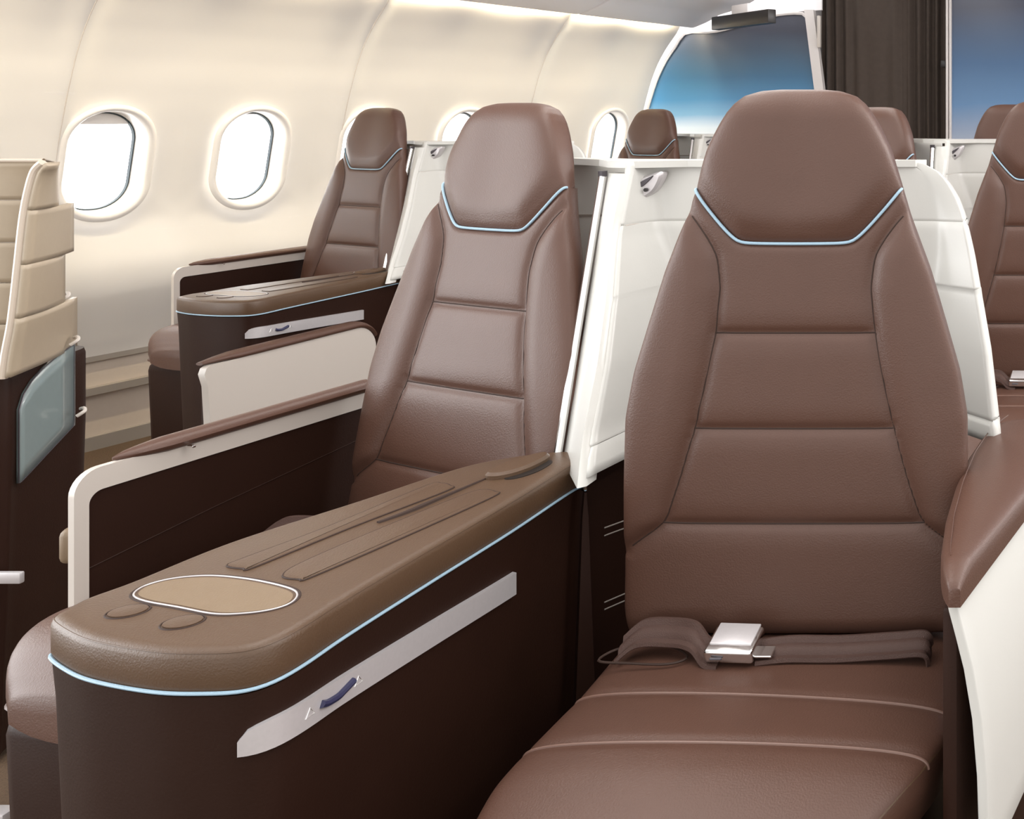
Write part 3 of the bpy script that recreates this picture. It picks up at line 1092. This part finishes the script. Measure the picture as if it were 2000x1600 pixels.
# ================================================================ SEAT SHELLS (white partitions behind each pair)
def make_partition():
    org = Vector((-0.6, 1.9, 0))
    t = thing('seat_partition', 'white seamed partition shell behind the right foreground seat', 'partition', org)
    NT = [(0.30, -.80, 1.44), (0.673, -.8086, 1.57), (0.736, -.826, 1.62), (0.834, -.833, 1.68), (0.934, -.848, 1.74), (1.038, -.8685, 1.80), (1.139, -.867, 1.84), (1.16, -.867, 1.845)]
    ET = [(0.30, -.19, 1.72), (0.703, -.194, 1.75), (0.838, -.215, 1.79), (0.991, -.250, 1.85), (1.060, -.268, 1.870), (1.095, -.282, 1.878), (1.120, -.298, 1.885), (1.137, -.313, 1.890), (1.149, -.331, 1.895), (1.156, -.352, 1.898), (1.159, -.372, 1.899)]
    xn = lambda z: interp([(a, b) for a, b, c in NT], z)
    yn = lambda z: interp([(a, c) for a, b, c in NT], z)
    xe = lambda z: interp([(a, b) for a, b, c in ET], z)
    ye = lambda z: interp([(a, c) for a, b, c in ET], z)
    SE = [1.050, 0.932, 0.820, 0.722]
    def prof(z, ins=0.0):
        N_ = Vector((xn(z), yn(z), z))
        kx = N_.x + 0.2126 * (1.9 - N_.y)
        E_ = Vector((xe(z), ye(z), z))
        Cx = E_.x - 0.75 * (1.9 - E_.y) - 0.04
        ctrl = [N_, Vector(((N_.x * .55 + kx * .45), N_.y * .55 + 1.9 * .45, z)), Vector((kx + 0.012, 1.89, z)), Vector((kx + 0.06, 1.9, z)), Vector((-.62, 1.9, z)),
                Vector((Cx - .08, 1.9, z)), Vector((Cx, 1.897, z)), Vector(((Cx + E_.x) / 2, (1.9 + E_.y) / 2 - .001, z)), E_]
        pts = spline(ctrl, 6)
        g = sum(math.exp(-((z - s) / 0.0022) ** 2) for s in SE)
        return [p + Vector((0, 0.004 * g + ins, 0)) - org for p in pts]
    def prof_low(z):
        N_ = Vector((-.888, 1.665, z))
        kx = -.742
        E_ = Vector((-.27, 1.875, z))
        Cx = E_.x - 0.75 * (1.9 - E_.y) - 0.04
        ctrl = [N_, N_.lerp(Vector((kx, 1.9, z)), 0.5), Vector((kx - .004, 1.885, z)), Vector((kx + 0.05, 1.9, z)), Vector((-.62, 1.9, z)),
                Vector((Cx - .08, 1.9, z)), Vector((Cx, 1.897, z)), Vector(((Cx + E_.x) / 2, (1.9 + E_.y) / 2 - .001, z)), E_]
        return [p + Vector((0, 0.004, 0)) - org for p in spline(ctrl, 6)]
    def pushed(pts, d):
        out = []
        for i, p in enumerate(pts):
            tt_ = pts[min(i + 1, len(pts) - 1)] - pts[max(i - 1, 0)]
            tt_.z = 0
            tt_.normalize()
            out.append(p + Vector((tt_.y, -tt_.x, 0)) * d)
        return out
    def plates(z0, z1, m_, name, ins=0.0, th=0.016, prof=prof):
        zs = []
        z = z0
        while z < z1:
            zs.append(z)
            z += 0.0012 if min(abs(z - s) for s in SE) < 0.006 else 0.012
        zs.append(z1)
        bm = loft([prof(z, ins) for z in zs], False, False)
        o = finish(name, bm, m_, t, angle=60)
        md = o.modifiers.new('Solidify', 'SOLIDIFY')
        md.thickness = th
        md.offset = 0.0
        return o
    plates(0.685, 1.159, M['white_shell'], 'upper_shell')
    lo = plates(0.02, 0.688, M['shell_brown'], 'lower_shell', None, 0.012, lambda z, i_: prof_low(z))
    # fine double welts on the dark lower shell
    for z in (0.553, 0.540, 0.428, 0.416):
        pts = [p for p in pushed(prof_low(z)[:40], 0.0065) if p.y + org.y > 1.712]
        finish('welt', tube(pts, 0.0013, 5), M['grey_trim'], lo)
    up = [c_ for c_ in t.children if c_.name.startswith('upper_shell')][0]
    for z in SE[:4]:
        pts = pushed(prof(z)[1:-1], 0.0078)
        finish('plate_seam', tube(pts, 0.0011, 5), M['grey_seam'], up)
    # flat part behind the first seat
    bm = bmesh.new()
    box((-.985 + .6, 0.10, 0.940), (0.15, 0.018, 0.428), 0.003, bm=bm)
    rp = finish('rear_panel', bm, M['white_shell'], t)
    finish('panel_seam', box((-.985 + .6, 0.0905, 1.050), (0.145, 0.002, 0.004), 0), M['grey_trim'], rp, smooth=False)
    finish('rear_base', box((-.985 + .6, 0.10, 0.37), (0.15, 0.018, 0.72), 0.003), M['shell_brown'], t)
    # ledge along the top
    led = [Vector(p) - org for p in ((-1.06, 1.985, 0), (-.96, 1.92, 0), (-.915, 1.862, 0), (-.86, 1.845, 0), (-.78, 1.885, 0), (-.36, 1.885, 0), (-.345, 1.915, 0), (-.90, 1.95, 0), (-1.06, 2.01, 0))]
    finish('top_ledge', plan_body(led, [(1.150, 0), (1.162, 0)]), M['white_shell'], t, smooth=False)
    # broad rounded post with silver rail
    rail_t, rail_b = Vector((-.913, 1.85, 1.139)), Vector((-.911, 1.675, 0.62))
    rings = []
    for k in range(21):
        f = k / 20
        z = 1.140 + (0.676 - 1.140) * f
        p = rail_t.lerp(rail_b, (rail_t.z - z) / (rail_t.z - rail_b.z))
        xl = p.x + 0.004
        xr = xn(z) + 0.004
        yl, yr = p.y, yn(z)
        ring = [Vector((xl, yl + .002, z)), Vector((xl + .010, yl - .008, z)), Vector(((xl + xr) / 2, (yl + yr) / 2 - .012, z)), Vector((xr - .010, yr - .009, z)), Vector((xr, yr, z)),
                Vector((xr, yr + .03, z)), Vector((xl, yl + .035, z))]
        rings.append([q - org for q in ring])
    finish('post', loft(rings), M['white_shell'], t, angle=50)
    rl = finish('rail', tube([rail_t - org + Vector((-.003, -.004, 0)), rail_b - org + Vector((-.003, -.004, 0))], 0.0065, 10), M['chrome'], t)
    finish('rail_cap', tube([rail_t - org + Vector((-.003, -.004, -.004)), rail_t - org + Vector((-.003, -.0045, .006))], 0.0078, 10), M['dark_metal'], rl)
    # leaf shaped reading light
    def leaf(pts, th):
        pl = [D(px, py, 1.872) - org for px, py in pts]
        pl = resample(spline(pl, 6, True), 0.003, True)
        bm = bmesh.new()
        rings = [[p + Vector((0, 0.012, 0)) for p in pl], [p + Vector((0, -th * .5, 0)) for p in pl]]
        c = sum(pl, Vector()) / len(pl)
        rings.append([c + (p - c) * 0.8 + Vector((0, -th, 0)) for p in pl])
        return loft(rings, True, True, bm)
    rd = finish('reading_light', leaf(((1222, 390), (1226, 372), (1245, 352), (1272, 340), (1297, 335), (1294, 352), (1280, 374), (1258, 388), (1240, 391)), 0.010), M['metal'], t)
    finish('light_slot', leaf(((1232, 376), (1255, 355), (1284, 340), (1268, 358), (1246, 374)), 0.0135), M['dark_metal'], rd)
    for px, py in ((1239, 368), (1261, 371)):
        c = D(px, py, 1.858) - org
        finish('lamp_spot', tube([c + Vector((0, .004, 0)), c + Vector((0, -.002, 0))], 0.0035, 10), M['black'], rd)
    finish('light_recess', tube([D(px, py, 1.858) - org for px, py in ((1228, 336), (1226, 365), (1222, 392))], 0.0012, 5), M['metal'], rd)
    return t

part = make_partition()
porg = part.location.copy()
pw_ = copy_tree(part, None, porg + Vector((-1.690, 1.978, -0.034)), 'beige-lit partition shell with silver rail behind the window seat')
pw_.location = porg + Vector((-1.700, 1.985, -0.020))
copy_tree(part, None, porg + Vector((0.335, 1.485, 0)), 'white partition of the row behind, seen between the two right-hand seats')
copy_tree(part, None, porg + Vector((-1.17, 3.26, -0.020)), 'distant partition shell in front of the left blue picture panel')

# ================================================================ ARMRESTS
def make_armrest():
    t = thing('aisle_armrest', 'white curved armrest panel with brown pad at the right picture edge', 'armrest', (-.15, 1.5, 0))
    org = Vector((-.15, 1.5, 0))
    a = math.radians(12)
    dr = Vector((math.sin(a), math.cos(a), 0))
    p0 = Vector((-.190, 1.232, 0))
    prof = [(0.335, .036), (0.37, .036), (0.45, .034), (0.52, .028), (0.58, .018), (0.62, .008), (0.65, .000), (0.664, -.003), (0.676, -.001), (0.681, .005)]
    rings = []
    for k in range(31):
        s = 0.72 * k / 30
        ring = []
        for z, o in prof:
            zz = z
            if z < 0.4 and s < 0.06:
                zz = z + (0.4 - z) * 0.6 * (1 - math.sqrt(max(0, 1 - (1 - s / 0.06) ** 2)))
            p = p0 + dr * s + Vector((1, 0, 0)) * o
            ring.append(Vector((p.x, p.y, zz)) - org)
        rings.append(ring)
    bm = loft(rings, False, False)
    o = finish('panel', bm, M['white_shell'], t, angle=60)
    md = o.modifiers.new('Solidify', 'SOLIDIFY')
    md.thickness = 0.013
    md.offset = 0.0
    md2 = o.modifiers.new('Bevel', 'BEVEL')
    md2.width = 0.003
    md2.segments = 2
    left = [(1.220, -.192), (1.232, -.200), (1.25, -.206), (1.29, -.215), (1.40, -.227), (1.53, -.233), (1.66, -.232), (1.78, -.221), (1.865, -.198), (1.885, -.17)]
    rings = []
    for k in range(61):
        y = 1.220 + (1.885 - 1.220) * k / 60
        xl = smooth_interp(left, y, .006)
        xr = p0.x + 0.2126 * (y - p0.y) + 0.013
        g_ = min(1.0, math.sqrt(max(0.0, (y - 1.216) / 0.05)), math.sqrt(max(0.0, (1.889 - y) / 0.06)))
        ring = []
        for i in range(17):
            ph = PI * i / 16
            x = (xl + xr) / 2 - (xr - xl) / 2 * math.cos(ph)
            ring.append(Vector((x, y, 0.676 + 0.026 * g_ * max(0, math.sin(ph)) ** 0.45)) - org)
        ring.append(Vector((xr, y, 0.660)) - org)
        ring.append(Vector((xl, y, 0.660)) - org)
        rings.append(ring)
    pad = finish('arm_pad', loft(rings), M['leather'], t, angle=60)
    st = []
    for k in range(41):
        y = 1.27 + (1.86 - 1.27) * k / 40
        xl = smooth_interp(left, y, .006)
        st.append(Vector((xl + 0.012, y, 0.7005)) - org)
    finish('stitch', tube(st, 0.0009, 5), M['leather'], pad)
    c0 = p0 + dr * 0.37 + Vector((-0.012, 0, 0)) - org
    b = box((c0.x, c0.y, .34), (0.022, 0.70, 0.61), 0.008, 2, rz=-a)
    finish('arm_core', b, M['shell_brown'], t)
    return t
make_armrest()

def make_low_armrest():
    org = Vector((-2.45, 3.08, 0))
    t = thing('aisle_armrest', 'cream armrest panel with brown padded top beside the window console', 'armrest', org)
    n0, n1 = Vector((-2.482, 2.80, 0)), Vector((-2.428, 3.37, 0))
    dr = (n1 - n0)
    L = dr.length
    dr.normalize()
    nr = Vector((dr.y, -dr.x, 0))
    ZT_ = 0.556
    # side view outline with a rounded far top corner
    r = 0.075
    ol = [(0.012, 0.02), (0.010, 0.40), (0.004, 0.50), (-0.006, 0.535), (0.0, ZT_ - .006), (0.012, ZT_)]
    ol += [(L - r + r * math.sin(x), ZT_ - r + r * math.cos(x)) for x in [math.radians(90 * k / 10) for k in range(11)]]
    ol += [(L + 0.006, 0.02)]
    def sp(s, z, o):
        p = n0 + dr * s + nr * o - org
        return Vector((p.x, p.y, z))
    bm = bmesh.new()
    f = [bm.verts.new(sp(s, z, 0.010)) for s, z in ol]
    g = [bm.verts.new(sp(s, z, -0.010)) for s, z in ol]
    bm.faces.new(f)
    bm.faces.new(g)
    k_ = len(ol)
    for i in range(k_):
        bm.faces.new((f[i], f[(i + 1) % k_], g[(i + 1) % k_], g[i]))
    o = finish('panel', bm, M['frame_white'], t, angle=40)
    rings = []
    path = [(0.0, ZT_ + .006)] + [(L * q / 12, ZT_ + .008) for q in range(1, 11)] + [(L - r + (r + .008) * math.sin(x), ZT_ - r + (r + .008) * math.cos(x)) for x in [math.radians(60 * k / 6) for k in range(7)]]
    path = [(s, z) for s, z in path if s <= L - r or z < ZT_ + .0081]
    for i, (s, z) in enumerate(path):
        g_ = min(1, 0.35 + i * 0.3)
        rings.append([sp(s, z + 0.013 * g_ * math.sin(q), -0.012 + 0.030 * g_ * math.cos(q)) for q in [2 * PI * j / 14 for j in range(14)]])
    finish('arm_pad', loft(rings), M['leather'], t, angle=60)
    finish('arm_core', box(tuple(sp(L / 2, 0.26, -0.035)), (0.045, L * 0.86, 0.50), 0.015, 2, rz=-math.atan2(dr.x, dr.y)), M['shell_brown'], t)
    return t
make_low_armrest()

# ================================================================ LEFT EDGE SHELL
def make_left_shell():
    org = Vector((-2.12, 2.0, 0))
    t = thing('seat_partition', 'beige stepped partition shell on dark base, cut by the left picture edge', 'partition', org)
    Y0 = 1.92
    # leading edge, top to bottom
    ed = [D(px, py, Y0) for px, py in ((84, 318), (68, 335), (56, 375), (46, 430), (36, 520), (24, 625), (12, 690), (5, 740))]
    ed = spline(ed, 5)
    etab = sorted([(p.z, p.x) for p in ed])
    ex = lambda z: interp(etab, z)
    # side plates going back from the leading edge (four stacked plates, each with its own end)
    plates = [((318, 404), 104, 0.0), ((404, 497), 134, 0.006), ((497, 578), 117, 0.0), ((578, 668), 141, 0.008)]
    zt_list = [D(50, y, Y0).z for y in (318, 410, 517, 622, 738)]
    for k in range(4):
        ztop, zbot = zt_list[k], zt_list[k + 1]
        endpx = plates[k][1]
        # depth at the end: along direction (-0.47, 0.88)
        bm = bmesh.new()
        rings = []
        n = 10
        for i in range(n + 1):
            z = zbot + 0.0005 + (ztop - zbot - 0.0010) * i / n
            x0 = ex(z) + 0.004
            # far end on ray endpx
            ray = (endpx - PX) / FOC
            # (x0 - 0.47 s) = ray * (Y0 + 0.88 s)
            s = (x0 - ray * Y0) / (0.47 + 0.88 * ray)
            s = max(0.02, min(0.35, s))
            row = []
            for j in range(9):
                f = j / 8
                bulge = 0.008 * math.sin(PI * f)
                row.append(Vector((x0 - 0.47 * s * f + bulge, Y0 + 0.88 * s * f, z)) - org)
            rings.append(row)
        loft(rings, False, False, bm)
        o = finish('side_plate', bm, M['beige_shell'], t, angle=60)
        md = o.modifiers.new('Solidify', 'SOLIDIFY')
        md.thickness = 0.008
    # front facing plates left of the leading edge
    zs = [D(20, y, Y0).z for y in (318, 394, 478, 558, 640, 738)]
    for k in range(5):
        a, b = zs[k + 1] + .0006, zs[k] - .0006
        rings = []
        for i in range(9):
            z = a + (b - a) * i / 8
            rings.append([Vector((x, Y0 + 0.03 + 0.02 * (x < -2.2), z)) - org for x in (-2.75, -2.45, -2.2, ex(z) - 0.006)])
        o = finish('front_plate', loft(rings, False, False), M['beige_shell'], t, angle=60)
        md = o.modifiers.new('Solidify', 'SOLIDIFY')
        md.thickness = 0.008
    # rounded bright edge trim
    finish('edge_trim', tube([p - org + Vector((-.004, 0.004, 0)) for p in ed], 0.0075, 10), M['edge_beige'], t)
    finish('top_trim', tube([Vector((-2.75, Y0 + .03, 1.160)) - org, ed[0] - org + Vector((-.03, .03, .003)), D(104, 318, 2.0) - org], 0.004, 8), M['edge_beige'], t)
    # dark base with rounded nose
    bl = [Vector((x, y, 0)) - org for x, y in ((-2.75, 1.95), (-2.30, 1.935), (-2.15, 1.93), (-2.108, 1.955), (-2.120, 1.99), (-2.142, 2.05), (-2.176, 2.14), (-2.200, 2.20), (-2.235, 2.225), (-2.30, 2.23), (-2.75, 2.23))]
    bl = resample(spline(bl, 5, True), 0.012, True)
    base = finish('base_shell', plan_body(bl, [(0.02, -.02), (0.30, -.01), (0.60, -.003), (0.735, -.003), (0.745, -.006)]), M['shell_brown'], t, angle=50)
    # blue grey curved inset, following the nose of the base
    def nose(px):
        """depth on the base side for a picture column"""
        best = None
        w = [p + org for p in offset2(bl, 0.006)]
        for p in w:
            if p.x > -2.16 and p.y < 2.16:
                q = PX + p.x * FOC / p.y
                if best is None or abs(q - px) < best[0]:
                    best = (abs(q - px), p)
        return best[1]
    top = [(40, 800), (50, 768), (66, 742), (90, 716), (118, 692), (147, 672)]
    bot = [(40, 944), (50, 934), (66, 917), (90, 891), (118, 861), (147, 830)]
    ys = [-1.364 / ((a - PX) / FOC + 0.38) - 0.006 for a, _ in top]
    rows = []
    for (a, ya), (b_, yb), yy in zip(top, bot, ys):
        rows.append([D(a, ya + (yb - ya) * q / 6, yy) - org for q in range(7)])
    o = finish('inset_panel', loft(rows, False, False), M['frost'], t, angle=60)
    md = o.modifiers.new('Solidify', 'SOLIDIFY')
    md.thickness = 0.006
    fr = [r[0] for r in rows] + [r[-1] for r in rows[::-1]]
    fr = [p + Vector((0.001, -0.004, 0)) for p in fr]
    finish('inset_rim', tube(resample(fr, 0.01, True), 0.0014, 6, True), M['dark_metal'], o)
    for k, (px, py) in enumerate(((134, 578), (153, 664), (166, 803))):
        pp = [D(px - 16, py + 10, 2.12) - org, D(px - 5, py + 3, 2.125) - org, D(px, py - 1, 2.13) - org, D(px - 2, py - 6, 2.135) - org, D(px - 8, py - 5, 2.14) - org]
        finish('corner_cap', tube(resample(spline(pp, 5), 0.004), 0.0035, 8), M['frame_white'], t)
    bk = [Vector((x, y, 0)) - org for x, y in ((-2.108, 2.04), (-2.07, 2.05), (-2.06, 2.10), (-2.10, 2.17), (-2.16, 2.17), (-2.16, 2.06))]
    finish('metal_strip', box(tuple(D(0, 1128, 1.93) - org), (0.085, 0.01, 0.022), 0.003), M['metal'], t)
    return t
make_left_shell()

# tan corner of a seat cushion, on an added base, between the left shell and the framed side wall
t = thing('seat_corner', 'tan padded seat cushion corner between the left dark base and the white frame', 'seat cushion', (-1.74, 1.86, 0))
finish('cushion', box((0, 0, 0.515), (0.15, 0.24, 0.06), 0.012, 3, rz=0.3), M['leather_tan'], t)
finish('base', box((0.01, 0.03, 0.245), (0.12, 0.18, 0.49), 0.01, 2, rz=0.3), M['shell_brown'], t)
# seat track end at the lower left
t = thing('seat_track', 'grey metal seat rail on the carpet at the lower left corner', 'rail', (-1.9, 1.75, 0))
finish('track', box((0, 0, 0.012), (0.6, 0.05, 0.02), 0.004), M['grey_trim'], t)
finish('track_cover', box((-0.1, 0.02, 0.035), (0.2, 0.03, 0.02), 0.004), M['metal'], t)
